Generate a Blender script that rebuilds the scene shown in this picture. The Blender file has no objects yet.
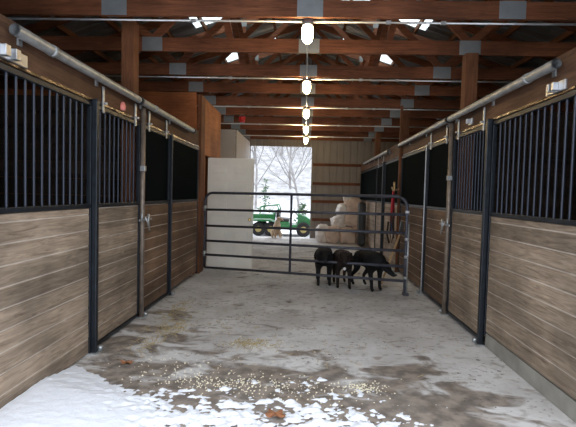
import bpy, bmesh, math, random
from mathutils import Vector, Matrix, noise
random.seed(7)
S = bpy.context.scene
COL = S.collection
PI = math.pi

# ------------------------------------------------------------------ helpers
class MB:
    """collects shapes (world coordinates) and links them as ONE mesh object"""
    def __init__(s): s.bm = bmesh.new()
    def box(s, x0, x1, y0, y1, z0, z1, bev=0.0, rot=None, piv=None):
        t = bmesh.new()
        bmesh.ops.create_cube(t, size=1)
        for v in t.verts:
            v.co = Vector(((x0+x1)/2+v.co.x*(x1-x0), (y0+y1)/2+v.co.y*(y1-y0), (z0+z1)/2+v.co.z*(z1-z0)))
        if bev: bmesh.ops.bevel(t, geom=t.edges[:], offset=bev, segments=2, affect='EDGES', profile=0.5)
        if rot is not None:
            p = Vector(piv) if piv else Vector(((x0+x1)/2, (y0+y1)/2, (z0+z1)/2))
            for v in t.verts: v.co = p + rot @ (v.co-p)
        s.merge(t); return s
    def merge(s, t):
        m = bpy.data.meshes.new('t'); t.to_mesh(m); t.free(); s.bm.from_mesh(m); bpy.data.meshes.remove(m)
    def tube(s, pts, r, n=8, cap=True):
        pts = [Vector(p) for p in pts]
        rs = r if isinstance(r, (list, tuple)) else [r]*len(pts)
        rings = []; ref = None
        for i, p in enumerate(pts):
            d = (pts[min(i+1, len(pts)-1)]-pts[max(i-1, 0)])
            if d.length < 1e-9: d = Vector((0, 0, 1))
            d.normalize()
            if ref is None:
                ref = Vector((0, 0, 1)) if abs(d.z) < .9 else Vector((1, 0, 0))
            a = d.cross(ref)
            if a.length < 1e-4: a = d.orthogonal()
            a.normalize(); b = d.cross(a).normalized(); ref = -b if False else ref
            rings.append([s.bm.verts.new(p+(a*math.cos(t)+b*math.sin(t))*rs[i]) for t in [2*PI*k/n for k in range(n)]])
        for i in range(len(rings)-1):
            for k in range(n):
                f = s.bm.faces.new((rings[i][k], rings[i][(k+1) % n], rings[i+1][(k+1) % n], rings[i+1][k])); f.smooth = n > 4
        if cap:
            s.bm.faces.new(rings[0]); s.bm.faces.new(rings[-1][::-1])
        return s
    def beam(s, a, b, w, h, up=(0, 0, 1)):
        """square section timber from a to b; w across, h along up"""
        a, b = Vector(a), Vector(b); d = (b-a).normalized(); u = Vector(up)
        sd = d.cross(u).normalized(); u = sd.cross(d).normalized()
        vs = []
        for p in (a, b):
            for i, j in ((-1, -1), (1, -1), (1, 1), (-1, 1)):
                vs.append(s.bm.verts.new(p+sd*w/2*i+u*h/2*j))
        for q in ((0, 1, 2, 3), (7, 6, 5, 4), (0, 4, 5, 1), (1, 5, 6, 2), (2, 6, 7, 3), (3, 7, 4, 0)):
            s.bm.faces.new([vs[k] for k in q])
        return s
    def lathe(s, c, prof, n=20, axis='z'):
        """prof list of (radius, along)"""
        c = Vector(c); rings = []
        def P(r, h, t):
            x, y = r*math.cos(t), r*math.sin(t)
            return c+(Vector((x, y, h)) if axis == 'z' else Vector((x, h, y)) if axis == 'y' else Vector((h, x, y)))
        for r, h in prof:
            rings.append([s.bm.verts.new(P(max(r, 1e-4), h, 2*PI*k/n)) for k in range(n)])
        for i in range(len(rings)-1):
            for k in range(n):
                f = s.bm.faces.new((rings[i][k], rings[i][(k+1) % n], rings[i+1][(k+1) % n], rings[i+1][k])); f.smooth = True
        s.bm.faces.new(rings[0][::-1]); s.bm.faces.new(rings[-1])
        return s
    def ball(s, c, r, sc=(1, 1, 1), sub=2, jit=0.0, seed=0):
        t = bmesh.new(); bmesh.ops.create_icosphere(t, subdivisions=sub, radius=1)
        for v in t.verts:
            k = 1+jit*noise.noise(v.co*2.3+Vector((seed*3.1, seed, 0)))
            v.co = Vector((c[0]+v.co.x*r*sc[0]*k, c[1]+v.co.y*r*sc[1]*k, c[2]+v.co.z*r*sc[2]*k))
        for f in t.faces: f.smooth = True
        s.merge(t); return s
    def prism(s, pts, y0, y1, axis='y'):
        """polygon pts (u,v) extruded; axis y: u=x v=z ; axis x: u=y v=z"""
        def P(u, v, w): return (u, w, v) if axis == 'y' else (w, u, v)
        a = [s.bm.verts.new(P(u, v, y0)) for u, v in pts]; b = [s.bm.verts.new(P(u, v, y1)) for u, v in pts]
        s.bm.faces.new(a); s.bm.faces.new(b[::-1])
        for i in range(len(pts)):
            j = (i+1) % len(pts); s.bm.faces.new((a[i], b[i], b[j], a[j]))
        return s
    def build(s, name, mat, parent=None):
        bmesh.ops.recalc_face_normals(s.bm, faces=s.bm.faces[:])
        me = bpy.data.meshes.new(name); s.bm.to_mesh(me); s.bm.free()
        return link(name, me, mat, parent)

def wl(o):
    v = Vector((0, 0, 0))
    while o: v += o.location; o = o.parent
    return v
def link(name, me, mat, parent=None):
    o = bpy.data.objects.new(name, me); me.materials.append(mat); COL.objects.link(o)
    if parent:
        me.transform(Matrix.Translation(-wl(parent))); o.parent = parent
    else:
        xs = [v.co for v in me.vertices]
        c = Vector(((min(v.x for v in xs)+max(v.x for v in xs))/2, (min(v.y for v in xs)+max(v.y for v in xs))/2, min(v.z for v in xs)))
        me.transform(Matrix.Translation(-c)); o.location = c
    return o
def tag(o, label, cat, group=None, kind=None):
    o['label'] = label; o['category'] = cat
    if group: o['group'] = group
    if kind: o['kind'] = kind
    return o
def thing(name, label, cat, loc, group=None):
    o = bpy.data.objects.new(name, None); COL.objects.link(o); o.location = loc; o.empty_display_size = .1
    return tag(o, label, cat, group)
def struct(o): o['kind'] = 'structure'; return o

# ------------------------------------------------------------------ materials
def nt(name):
    m = bpy.data.materials.new(name); m.use_nodes = True
    N = m.node_tree; return m, N, N.nodes['Principled BSDF']
def nd(N, t, **k):
    n = N.nodes.new(t)
    for a, b in k.items(): setattr(n, a, b)
    return n
def mat(name, c, rough=.6, metal=0., var=.0, scale=8., c2=None, stretch=(1, 1, 1), bump=0., bscale=None, spec=.5, coord='Object', rp=(.32, .68)):
    m, N, B = nt(name)
    B.inputs['Roughness'].default_value = rough; B.inputs['Metallic'].default_value = metal
    B.inputs['Specular IOR Level'].default_value = spec
    if var or c2 or bump:
        tc = nd(N, 'ShaderNodeTexCoord'); mp = nd(N, 'ShaderNodeMapping'); mp.inputs['Scale'].default_value = stretch
        nz = nd(N, 'ShaderNodeTexNoise'); nz.inputs['Scale'].default_value = scale; nz.inputs['Detail'].default_value = 5
        N.links.new(tc.outputs[coord], mp.inputs[0]); N.links.new(mp.outputs[0], nz.inputs['Vector'])
        cr = nd(N, 'ShaderNodeValToRGB'); e = cr.color_ramp.elements
        a = c2 if c2 else tuple(x*(1-var) for x in c); b = c if c2 else tuple(min(1, x*(1+var)) for x in c)
        e[0].position, e[1].position = rp
        e[0].color = (*a, 1); e[1].color = (*b, 1)
        N.links.new(nz.outputs['Fac'], cr.inputs[0]); N.links.new(cr.outputs[0], B.inputs['Base Color'])
        if bump:
            bp = nd(N, 'ShaderNodeBump'); bp.inputs['Strength'].default_value = bump; bp.inputs['Distance'].default_value = .02
            N.links.new(nz.outputs['Fac'], bp.inputs['Height']); N.links.new(bp.outputs[0], B.inputs['Normal'])
    else: B.inputs['Base Color'].default_value = (*c, 1)
    return m
def wood(name, c, dark, axis='y', plank=.14, rough=.7, planked=True):
    """timber with grain along axis and a tone of its own for every plank (planks stacked along z)"""
    m, N, B = nt(name); L = N.links
    B.inputs['Roughness'].default_value = rough; B.inputs['Specular IOR Level'].default_value = .25
    g = nd(N, 'ShaderNodeNewGeometry'); mp = nd(N, 'ShaderNodeMapping')
    st = {'y': (34, 2.6, 34), 'x': (2.6, 34, 34), 'z': (34, 34, 2.6)}[axis]
    mp.inputs['Scale'].default_value = st
    L.new(g.outputs['Position'], mp.inputs[0])
    nz = nd(N, 'ShaderNodeTexNoise'); nz.inputs['Scale'].default_value = 1; nz.inputs['Detail'].default_value = 6; nz.inputs['Distortion'].default_value = 1.1; nz.inputs['Roughness'].default_value = .65
    L.new(mp.outputs[0], nz.inputs['Vector'])
    cr = nd(N, 'ShaderNodeValToRGB'); e = cr.color_ramp.elements
    e[0].position = .3; e[1].position = .66; e[0].color = (*dark, 1); e[1].color = (*c, 1)
    L.new(nz.outputs['Fac'], cr.inputs[0]); out = cr.outputs[0]
    n2 = nd(N, 'ShaderNodeTexNoise'); n2.inputs['Scale'].default_value = 1.7; n2.inputs['Detail'].default_value = 3
    L.new(g.outputs['Position'], n2.inputs['Vector'])
    mr = nd(N, 'ShaderNodeMapRange'); mr.inputs['To Min'].default_value = .62; mr.inputs['To Max'].default_value = 1.3
    mr.inputs['From Min'].default_value = .3; mr.inputs['From Max'].default_value = .7
    L.new(n2.outputs['Fac'], mr.inputs[0]); val = mr.outputs[0]
    if planked:
        sp = nd(N, 'ShaderNodeSeparateXYZ'); L.new(g.outputs['Position'], sp.inputs[0])
        dv = nd(N, 'ShaderNodeMath', operation='DIVIDE'); dv.inputs[1].default_value = plank; L.new(sp.outputs['Z'], dv.inputs[0])
        fl = nd(N, 'ShaderNodeMath', operation='FLOOR'); L.new(dv.outputs[0], fl.inputs[0])
        oi = nd(N, 'ShaderNodeObjectInfo')
        ad = nd(N, 'ShaderNodeMath', operation='MULTIPLY_ADD'); ad.inputs[1].default_value = 37.; L.new(oi.outputs['Random'], ad.inputs[0]); L.new(fl.outputs[0], ad.inputs[2])
        wn = nd(N, 'ShaderNodeTexWhiteNoise', noise_dimensions='1D'); L.new(ad.outputs[0], wn.inputs['W'])
        m2 = nd(N, 'ShaderNodeMapRange'); m2.inputs['To Min'].default_value = .72; m2.inputs['To Max'].default_value = 1.22; L.new(wn.outputs['Value'], m2.inputs[0])
        mu = nd(N, 'ShaderNodeMath', operation='MULTIPLY'); L.new(val, mu.inputs[0]); L.new(m2.outputs[0], mu.inputs[1]); val = mu.outputs[0]
    mx = nd(N, 'ShaderNodeVectorMath', operation='SCALE'); L.new(out, mx.inputs[0]); L.new(val, mx.inputs['Scale'])
    L.new(mx.outputs[0], B.inputs['Base Color'])
    bp = nd(N, 'ShaderNodeBump'); bp.inputs['Strength'].default_value = .25; bp.inputs['Distance'].default_value = .01
    L.new(nz.outputs['Fac'], bp.inputs['Height']); L.new(bp.outputs[0], B.inputs['Normal'])
    return m

M_stall = wood('stall_boards', (.345, .268, .198), (.14, .10, .07))
M_stall_far = wood('stall_boards_brown', (.20, .128, .082), (.115, .07, .044))
M_stall_lit = wood('stall_boards_lit', (.46, .39, .33), (.27, .21, .17))  # tan boards lightened: the light falling on them is put into the colour
M_groove_light = wood('groove_edge_light', (.56, .49, .42), (.38, .31, .25), planked=False)  # pale wood in the gaps stands for plank edges catching light
M_header = wood('header_board', (.13, .066, .036), (.055, .026, .014), planked=False)
M_truss = wood('truss_timber', (.24, .086, .04), (.10, .036, .016), axis='x', planked=False)
M_divider = wood('divider_boards', (.045, .03, .02), (.02, .013, .009), axis='x')  # near-black: the shade inside the stalls is put into the colour
M_post = wood('post_timber', (.20, .083, .038), (.10, .038, .017), axis='z', planked=False)
M_purlin = wood('purlin_timber', (.22, .09, .042), (.1, .04, .018), planked=False)
M_ply = wood('plywood', (.46, .19, .075), (.30, .11, .04), planked=False)
M_plyx = wood('plywood_cross', (.42, .15, .055), (.27, .085, .03), axis='x', planked=False)
M_black = mat('black_steel', (.013, .017, .023), .42, .3, var=.35, scale=20)
M_bar = mat('bar_steel', (.024, .029, .043), .35, .4)
M_galv = mat('galvanised_steel', (.42, .435, .44), .42, .7, var=.2, scale=14)
M_bright = mat('bright_zinc', (.5, .51, .53), .35, .9)
M_flash = mat('crumpled_flashing_glints', (.5, .46, .42), .22, .9, c2=(.05, .035, .025), scale=5, bump=1., rp=(.56, .68))  # sparse bright patches on dark metal are painted lamp glints
M_plate = mat('truss_plate', (.27, .28, .285), .5, .3, var=.08, scale=12)
M_gate = mat('gate_paint', (.055, .058, .075), .42, .3, var=.3, scale=12)
M_dark = mat('mesh_backing', (.004, .0065, .0075), .9, spec=.03)
M_conduit = mat('conduit_steel', (.62, .63, .64), .35, .7)
M_roof = mat('roof_metal', (.20, .21, .22), .42, .55, var=.15, scale=3)
M_siding = mat('tan_siding', (.25, .222, .195), .55, .0, var=.08, scale=2)
M_white_siding = mat('white_siding', (.50, .45, .41), .55, 0, var=.06, scale=2)
M_outer = mat('outer_siding', (.07, .06, .055), .8)  # darkened so the stalls behind the bars look shaded
M_whitedoor = mat('white_door_paint', (.82, .79, .71), .5, var=.06, scale=3)
M_brass = mat('brass', (.75, .58, .25), .25, .9)
M_girt = wood('girt_timber', (.18, .065, .028), (.1, .035, .015), axis='x', planked=False)
M_curb = mat('kick_board', (.30, .285, .25), .85, c2=(.2, .19, .165), scale=5, bump=.2)
M_snow = mat('snow', (.77, .80, .86), .8, bump=.25, scale=40)
M_bdog = mat('black_dog_coat', (.0065, .0063, .007), .75, var=.4, scale=30, bump=.2, spec=.25)
M_bdog2 = mat('brownish_black_dog_coat', (.014, .0095, .0075), .75, var=.4, scale=30, bump=.2, spec=.25)
M_gdog = mat('cream_dog_coat', (.68, .54, .40), .8, c2=(.50, .37, .26), scale=9, bump=.3)
M_nose = mat('dog_nose', (.03, .03, .033), .25)
M_eye = mat('dog_eye', (.02, .012, .008), .1)
M_collar = mat('dog_collar', (.05, .02, .02), .6)
M_tag = mat('dog_tag', (.85, .85, .83), .3)
M_bag = mat('woven_feed_bag', (.74, .60, .51), .6, c2=(.56, .42, .34), scale=4, bump=.4)
M_bagw = mat('white_feed_bag', (.86, .84, .82), .45, c2=(.66, .6, .56), scale=5, bump=.4)
M_tarp = mat('dark_tarp', (.022, .024, .026), .5, var=.4, scale=6, bump=.4)
M_green = mat('green_paint', (.05, .24, .09), .16, var=.15, scale=3)
M_fender = mat('green_fender_sky_sheen', (.36, .56, .45), .2)  # green paled: the sky's reflection is put into the colour
M_tyre = mat('tyre_rubber', (.02, .02, .021), .8)
M_yellow = mat('yellow_hub', (.42, .33, .12), .6)
M_seat = mat('vinyl_seat', (.04, .04, .042), .5)
M_red = mat('red_rope', (.42, .018, .03), .7)
M_redp = mat('red_plastic', (.5, .02, .02), .4)
M_strap = mat('dark_strap', (.03, .022, .02), .7)
M_blue = mat('blue_strap', (.03, .06, .2), .7)
M_handle = mat('tool_handle', (.5, .33, .17), .6)
M_blade = mat('tool_blade', (.25, .29, .34), .4, .6)
M_leaf = mat('dead_leaf', (.24, .095, .04), .7, var=.2)
M_pellet = mat('feed_pellets', (.78, .72, .55), .8)
M_straw = mat('straw', (.42, .33, .17), .8)
M_bark = mat('snowy_bark', (.15, .135, .125), .9, c2=(.30, .29, .285), scale=3)
M_ever = mat('evergreen', (.07, .12, .06), .9, var=.3)
M_socket = mat('lamp_socket', (.2, .2, .21), .5, .6)

def glass():
    m, N, B = nt('clear_windscreen')
    B.inputs['Base Color'].default_value = (.9, .95, .95, 1); B.inputs['Roughness'].default_value = .05
    B.inputs['Transmission Weight'].default_value = 1; B.inputs['IOR'].default_value = 1.1; return m
M_glass = glass()
def skylight():
    m = bpy.data.materials.new('translucent_roof_panel'); m.use_nodes = True; N = m.node_tree
    N.nodes.remove(N.nodes['Principled BSDF']); o = N.nodes['Material Output']
    a = nd(N, 'ShaderNodeBsdfTransparent'); a.inputs[0].default_value = (.92, .95, .93, 1)
    b = nd(N, 'ShaderNodeBsdfTranslucent'); b.inputs[0].default_value = (.85, .88, .85, 1)
    mx = nd(N, 'ShaderNodeMixShader'); mx.inputs[0].default_value = .35
    N.links.new(a.outputs[0], mx.inputs[1]); N.links.new(b.outputs[0], mx.inputs[2]); N.links.new(mx.outputs[0], o.inputs[0]); return m
M_sky = skylight()
def lampmat():
    m, N, B = nt('lit_globe')
    B.inputs['Base Color'].default_value = (.9, .85, .7, 1)
    B.inputs['Emission Color'].default_value = (1, .72, .36, 1); B.inputs['Emission Strength'].default_value = 26; return m
M_lamp = lampmat()
def concrete():
    m, N, B = nt('dirty_concrete'); L = N.links
    B.inputs['Roughness'].default_value = .75; B.inputs['Specular IOR Level'].default_value = .3
    g = nd(N, 'ShaderNodeNewGeometry'); P = g.outputs['Position']
    def nz(sc, det=5, dist=0., st=(1, 1, 1)):
        mp = nd(N, 'ShaderNodeMapping'); mp.inputs['Scale'].default_value = st; L.new(P, mp.inputs[0])
        n = nd(N, 'ShaderNodeTexNoise'); n.inputs['Scale'].default_value = sc; n.inputs['Detail'].default_value = det; n.inputs['Distortion'].default_value = dist
        L.new(mp.outputs[0], n.inputs['Vector']); return n.outputs['Fac']
    def ramp(f, p0, p1):
        r = nd(N, 'ShaderNodeMapRange', interpolation_type='SMOOTHSTEP'); r.inputs['From Min'].default_value = p0; r.inputs['From Max'].default_value = p1
        L.new(f, r.inputs[0]); return r.outputs[0]
    def math_(op, a, b):
        n = nd(N, 'ShaderNodeMath', operation=op)
        for i, v in enumerate((a, b)):
            if isinstance(v, (int, float)): n.inputs[i].default_value = v
            else: L.new(v, n.inputs[i])
        return n.outputs[0]
    def mix(f, a, b):
        n = nd(N, 'ShaderNodeMix', data_type='RGBA'); L.new(f, n.inputs['Factor'])
        for i, v in ((6, a), (7, b)):
            if isinstance(v, tuple): n.inputs[i].default_value = (*v, 1)
            else: L.new(v, n.inputs[i])
        return n.outputs[2]
    sp = nd(N, 'ShaderNodeSeparateXYZ'); L.new(P, sp.inputs[0]); X, Y = sp.outputs['X'], sp.outputs['Y']
    base = mix(ramp(nz(1.6, 6), .3, .7), (.49, .475, .465), (.68, .672, .665))
    base = mix(math_('MULTIPLY', ramp(nz(11, 5), .52, .70), .55), base, (.26, .235, .21))
    # mud tracked in at the threshold and along the left stalls
    near = ramp(Y, 4.6, 3.2)
    leftside = math_('MULTIPLY', ramp(X, -.6, -1.8), ramp(Y, 6.5, 4.))
    rightcut = ramp(X, 1.8, 1.0)
    zone = math_('MAXIMUM', math_('MULTIPLY', near, rightcut), math_('MULTIPLY', leftside, .75))
    blot = nz(2.3, 12, .9, (1, 1.6, 1))
    mud = ramp(math_('ADD', blot, math_('MULTIPLY', zone, .30)), .58, .72)
    base = mix(math_('MULTIPLY', mud, .85), base, mix(ramp(nz(9, 4), .35, .65), (.085, .06, .042), (.25, .20, .155)))
    far = math_('MULTIPLY', ramp(nz(3.5, 5, .4, (1, 2.2, 1)), .60, .70), ramp(Y, 7.5, 4.2))
    base = mix(math_('MULTIPLY', far, .6), base, (.2, .15, .105))
    spk = math_('MULTIPLY', math_('MULTIPLY', ramp(nz(24, 3), .60, .68), ramp(nz(1.9, 4), .46, .62)), .9)
    base = mix(spk, base, (.09, .065, .045))
    L.new(base, B.inputs['Base Color'])
    bp = nd(N, 'ShaderNodeBump'); bp.inputs['Strength'].default_value = .35; bp.inputs['Distance'].default_value = .02
    L.new(nz(18, 6), bp.inputs['Height']); L.new(bp.outputs[0], B.inputs['Normal'])
    return m
M_conc = concrete()
def hillmat():
    m, N, B = nt('snowy_ground'); L = N.links; B.inputs['Roughness'].default_value = .9
    g = nd(N, 'ShaderNodeNewGeometry')
    n = nd(N, 'ShaderNodeTexNoise'); n.inputs['Scale'].default_value = .8; n.inputs['Detail'].default_value = 8; L.new(g.outputs['Position'], n.inputs['Vector'])
    cr = nd(N, 'ShaderNodeValToRGB'); e = cr.color_ramp.elements; e[0].position = .33; e[1].position = .5
    e[0].color = (.40, .36, .33, 1); e[1].color = (.84, .86, .9, 1)
    L.new(n.outputs['Fac'], cr.inputs[0])
    # brush and leaf litter showing through the snow on the slope
    c2 = nd(N, 'ShaderNodeValToRGB'); f = c2.color_ramp.elements; f[0].position = .36; f[1].position = .64; f[0].color = (.20, .19, .185, 1); f[1].color = (.42, .425, .44, 1)
    n3 = nd(N, 'ShaderNodeTexNoise'); n3.inputs['Scale'].default_value = 1.6; n3.inputs['Detail'].default_value = 10; n3.inputs['Roughness'].default_value = .7; L.new(g.outputs['Position'], n3.inputs['Vector']); L.new(n3.outputs['Fac'], c2.inputs[0])
    sp = nd(N, 'ShaderNodeSeparateXYZ'); L.new(g.outputs['Position'], sp.inputs[0])
    mr = nd(N, 'ShaderNodeMapRange'); mr.inputs['From Min'].default_value = 26; mr.inputs['From Max'].default_value = 32; L.new(sp.outputs['Y'], mr.inputs[0])
    mx = nd(N, 'ShaderNodeMix', data_type='RGBA'); L.new(mr.outputs[0], mx.inputs['Factor']); L.new(cr.outputs[0], mx.inputs[6]); L.new(c2.outputs[0], mx.inputs[7])
    L.new(mx.outputs[2], B.inputs['Base Color']); return m
M_hill = hillmat()

# ------------------------------------------------------------------ dimensions
XL, XR = -1.92, 1.86          # faces of the two stall rows
ZW, ZB = 1.33, 2.26           # top of boards, top of bars
YF, YB = 2.3, 15.4            # front opening, back wall
HALF = 6.0
ZT = 3.28                     # underside of the truss chords
RZ, PITCH = 5.56, .335        # roof ridge and slope
def roofz(x): return RZ-abs(x)*PITCH

# ------------------------------------------------------------------ the setting
b = MB(); b.box(-HALF, HALF, YF, YB+.1, -.2, 0); struct(b.build('floor', M_conc))

# outside ground: a snowy yard that climbs to a hillside behind the barn
bm = bmesh.new(); nx, ny = 50, 70; vs = []
for j in range(ny+1):
    y = -14+j*1.6; row = []
    for i in range(nx+1):
        x = -40+i*1.6
        h = -.14+max(0, y-26)**1.25*.16 + noise.noise(Vector((x*.1, y*.1, 0)))*.8*min(1, max(0, (y-24)/10)) + noise.noise(Vector((x*.4, y*.4, 3)))*.05
        row.append(bm.verts.new((x, y, h)))
    vs.append(row)
for j in range(ny):
    for i in range(nx):
        f = bm.faces.new((vs[j][i], vs[j][i+1], vs[j+1][i+1], vs[j+1][i])); f.smooth = True
me = bpy.data.meshes.new('ground'); bm.to_mesh(me); bm.free(); struct(link('ground', me, M_hill))

def corrugated(x0, x1, y, z0, z1, axis='x', pitch=.23, d=.02):
    """ribbed sheet standing in a plane; returns list of (u, depth)"""
    prof = []; u = x0
    while u < x1-1e-6:
        for du, dd in ((0, 0), (pitch*.62, 0), (pitch*.72, d), (pitch*.90, d)):
            if u+du < x1: prof.append((u+du, dd))
        u += pitch
    prof.append((x1, 0)); return prof
def sheet_wall(mb, u0, u1, w, z0, z1, axis='x', sgn=1, d=.02, th=.03):
    prof = corrugated(u0, u1, w, z0, z1, d=d)
    def V(u, dd, z):
        return (u, w+sgn*dd, z) if axis == 'x' else (w+sgn*dd, u, z)
    fr = [[mb.bm.verts.new(V(u, dd, z)) for u, dd in prof] for z in (z0, z1)]
    bk = [[mb.bm.verts.new(V(u, dd+th, z)) for u, dd in prof] for z in (z0, z1)]
    n = len(prof)
    for i in range(n-1):
        mb.bm.faces.new((fr[0][i], fr[0][i+1], fr[1][i+1], fr[1][i]))
        mb.bm.faces.new((bk[0][i], bk[1][i], bk[1][i+1], bk[0][i+1]))
        for k in (0, 1): mb.bm.faces.new((fr[k][i], bk[k][i], bk[k][i+1], fr[k][i+1]))
    for i in (0, n-1): mb.bm.faces.new((fr[0][i], fr[1][i], bk[1][i], bk[0][i]))
DX0, DX1, DZ = -1.90, .19, 3.10   # doorway at the far end
b = MB(); sheet_wall(b, DX1, HALF, YB, 0, 3.5); sheet_wall(b, -HALF, DX0, YB, 0, 3.5); sheet_wall(b, DX0, DX1, YB, DZ, 3.5)
b.prism([(-HALF, 3.5), (HALF, 3.5), (0, RZ-.02)], YB+.0, YB+.05)
struct(b.build('wall_back', M_siding))
b = MB(); sheet_wall(b, YF, YB, -HALF, 0, 3.56, axis='y', sgn=-1); struct(b.build('wall_left', M_outer))
b = MB(); sheet_wall(b, YF, YB, HALF, 0, 3.56, axis='y', sgn=1); struct(b.build('wall_right', M_outer))
b = MB(); b.box(-HALF, XL-.03, YF-.06, YF, 0, 3.5); b.box(XR+.03, HALF, YF-.06, YF, 0, 3.5); b.box(XL-.03, XR+.03, YF-.06, YF, 3.3, 3.5)
b.prism([(-HALF, 3.5), (HALF, 3.5), (0, RZ-.02)], YF-.06, YF)
struct(b.build('wall_front', M_outer))
# girts on the inside of the back wall
for i, z in enumerate((.64, 1.26, 1.87, 2.51)):
    b = MB(); b.box(DX1+.02, HALF, YB-.04, YB-.002, z-.045, z+.045); struct(b.build('trim_%d' % (i+1), M_girt))
b = MB(); b.box(DX1, DX1+.05, YB-.05, YB-.001, 0, DZ); struct(b.build('trim_5', M_siding))

# roof skin, with two translucent strips crossing it
SKY = ((8.42, 9.18), (10.95, 11.75))
SKX = ((.25, 2.3), (.8, 2.1))   # how far down each slope the translucent sheets run
def roof_piece(mb, y0, y1, x0, x1, th=.02):
    y = y0; prof = []
    while y < y1-1e-6:
        for dy, dz in ((0, 0), (.17, 0), (.19, .03), (.215, .03)):
            if y+dy < y1: prof.append((y+dy, dz))
        y += .235
    prof.append((y1, 0))
    for t in (0, th):
        a = [mb.bm.verts.new((x0, q, roofz(x0)+dz+t)) for q, dz in prof]; c = [mb.bm.verts.new((x1, q, roofz(x1)+dz+t)) for q, dz in prof]
        for i in range(len(prof)-1): mb.bm.faces.new((a[i], a[i+1], c[i+1], c[i]))
b = MB()
ys = [YF-.4]+[v for s in SKY for v in s]+[YB+.5]
for s in (-1, 1):
    for i in range(0, len(ys), 2): roof_piece(b, ys[i], ys[i+1], 0, s*(HALF+.3))
    for (a, c), (xa, xc) in zip(SKY, SKX): roof_piece(b, a, c, 0, s*xa); roof_piece(b, a, c, s*xc, s*(HALF+.3))
struct(b.build('ceiling', M_roof))
k = 1
for s in (-1, 1):
    for (a, c), (xa, xc) in zip(SKY, SKX):
        b = MB(); roof_piece(b, a, c, s*xa, s*xc, th=.008); struct(b.build('window_%d' % k, M_sky)); k += 1

# tack room at the left: plywood walls, then a recess, then white siding up to the doorway
b = MB(); b.box(XL-.05, XL, 8.42, 8.55, 0, 3.24); b.box(XL-.05, XL, 8.55, 10.04, 2.2, 3.24); b.box(XL-.05, XL, 9.4, 10.04, 0, 2.2)
b.box(-3.9, -3.85, 8.1, 12.4, 0, 3.24); b.box(-3.85, XL-.051, 9.99, 10.04, 0, 3.24)
struct(b.build('wall_tack_room', M_ply))
b = MB(); b.box(-HALF+.05, XL-.06, 8.02, 8.08, 0, 3.26); struct(b.build('wall_stall_end', M_plyx))
b = MB(); sheet_wall(b, 12.42, YB-.06, XL, 0, 3.22, axis='y', sgn=-1, d=.012); b.box(-3.84, XL-.04, 12.37, 12.42, 0, 3.22); struct(b.build('wall_feed_room', M_white_siding))
b = MB(); b.box(XR+.004, XR+.03, 2.32, 4.58, 0, .14, .004); struct(b.build('baseboard_right', M_curb))

# ------------------------------------------------------------------ stall fronts
def planks(mb, x0, x1, y0, y1, z0, z1, ph=.14, gap=.005):
    z = z0
    while z < z1-.02:
        t = min(z+ph, z1); mb.box(x0, x1, y0+.002, y1-.002, z+gap/2, t-gap/2, .004); z += ph
def stall(name, side, y0, y1, label, cat, mwood, bar_step=.1, backing=False, door=False, zlo=.03, frame=True, group=None, hangers=(), bars=True):
    X = XL if side < 0 else XR
    o = 0.0
    t = thing(name, label, cat, (X, (y0+y1)/2, 0), group)
    face = X-side*o; back = X+side*.045
    xa, xb = min(face, back), max(face, back)
    p = MB(); planks(p, xa, xb, y0+.012, y1-.012, zlo+.03, ZW, gap=.011); p.build('board_panel', mwood, t)
    p = MB(); p.box(min(X+side*.006, X+side*.03), max(X+side*.006, X+side*.03), y0+.015, y1-.015, zlo+.035, ZW-.005); p.build('groove_highlights', M_groove_light, t)  # backing shows through the gaps as painted edge highlights
    f = MB()
    fx0, fx1 = min(X-side*.012, X+side*.028), max(X-side*.012, X+side*.028)
    f.box(fx0, fx1, y0, y1, ZW, ZW+.035, .004)
    f.box(fx0, fx1, y0, y1, ZB-.03, ZB+.01, .004)
    f.box(fx0, fx1, y0, y0+.014, zlo, ZB, .003); f.box(fx0, fx1, y1-.014, y1, zlo, ZB, .003)
    if door: f.box(fx0, fx1, y0, y1, zlo, zlo+.03, .004)
    f.build('frame', M_black, t)
    if bars and not backing:
        n = max(2, round((y1-y0-.06)/bar_step)); xc = X+side*.012
        for i in range(1, n):
            yy = y0+.03+(y1-y0-.06)*i/n
            q = MB(); q.tube([(xc, yy, ZW+.03), (xc, yy, ZB-.02)], .0105, 8, cap=False); q.build('bar', M_bar, t)
    if backing:
        q = MB(); q.box(min(X+side*.012, X+side*.02), max(X+side*.012, X+side*.02), y0+.014, y1-.014, ZW+.02, ZB-.01); q.build('mesh_panel', M_dark, t)
    for yy in hangers:
        q = MB(); q.box(min(X-side*.02, X-side*.006), max(X-side*.02, X-side*.006), yy-.018, yy+.018, ZB-.05, 2.455, .003)
        q.tube([(X-side*.015, yy, ZB+.04), (X-side*.05, yy, ZB+.04)], .012, 8)
        q.build('hanger', M_galv, t)
    return t
G = 'stall fronts along the aisle'
stall('horse_stall', -1, YF+.02, 3.955, 'nearest left stall front, weathered grey boards with open vertical bars', 'stall front', M_stall, zlo=-.02)
stall('stall_door', -1, 4.03, 5.13, 'left sliding stall door between black post and pipe post, boards with bars above', 'stall door', M_stall, door=True, hangers=(4.18, 4.98))
stall('stall_door', -1, 5.22, 6.27, 'left stall door just past the pipe post with dark mesh above brown boards', 'stall door', M_stall_far, bar_step=.13, backing=True, door=True, hangers=(5.42, 6.1))
stall('horse_stall', -1, 6.31, 7.98, 'farthest left stall front with dark mesh above brown boards, beside timber post', 'stall front', M_stall_far, bar_step=.2, backing=True)
stall('horse_stall', 1, YF+.02, 4.585, 'nearest right stall front, weathered boards with blue-black vertical bars', 'stall front', M_stall, zlo=.12)
stall('stall_door', 1, 4.67, 5.765, 'right sliding stall door just past the black post, boards with close bars', 'stall door', M_stall, bar_step=.085, door=True, hangers=(4.82, 5.6))
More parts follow.
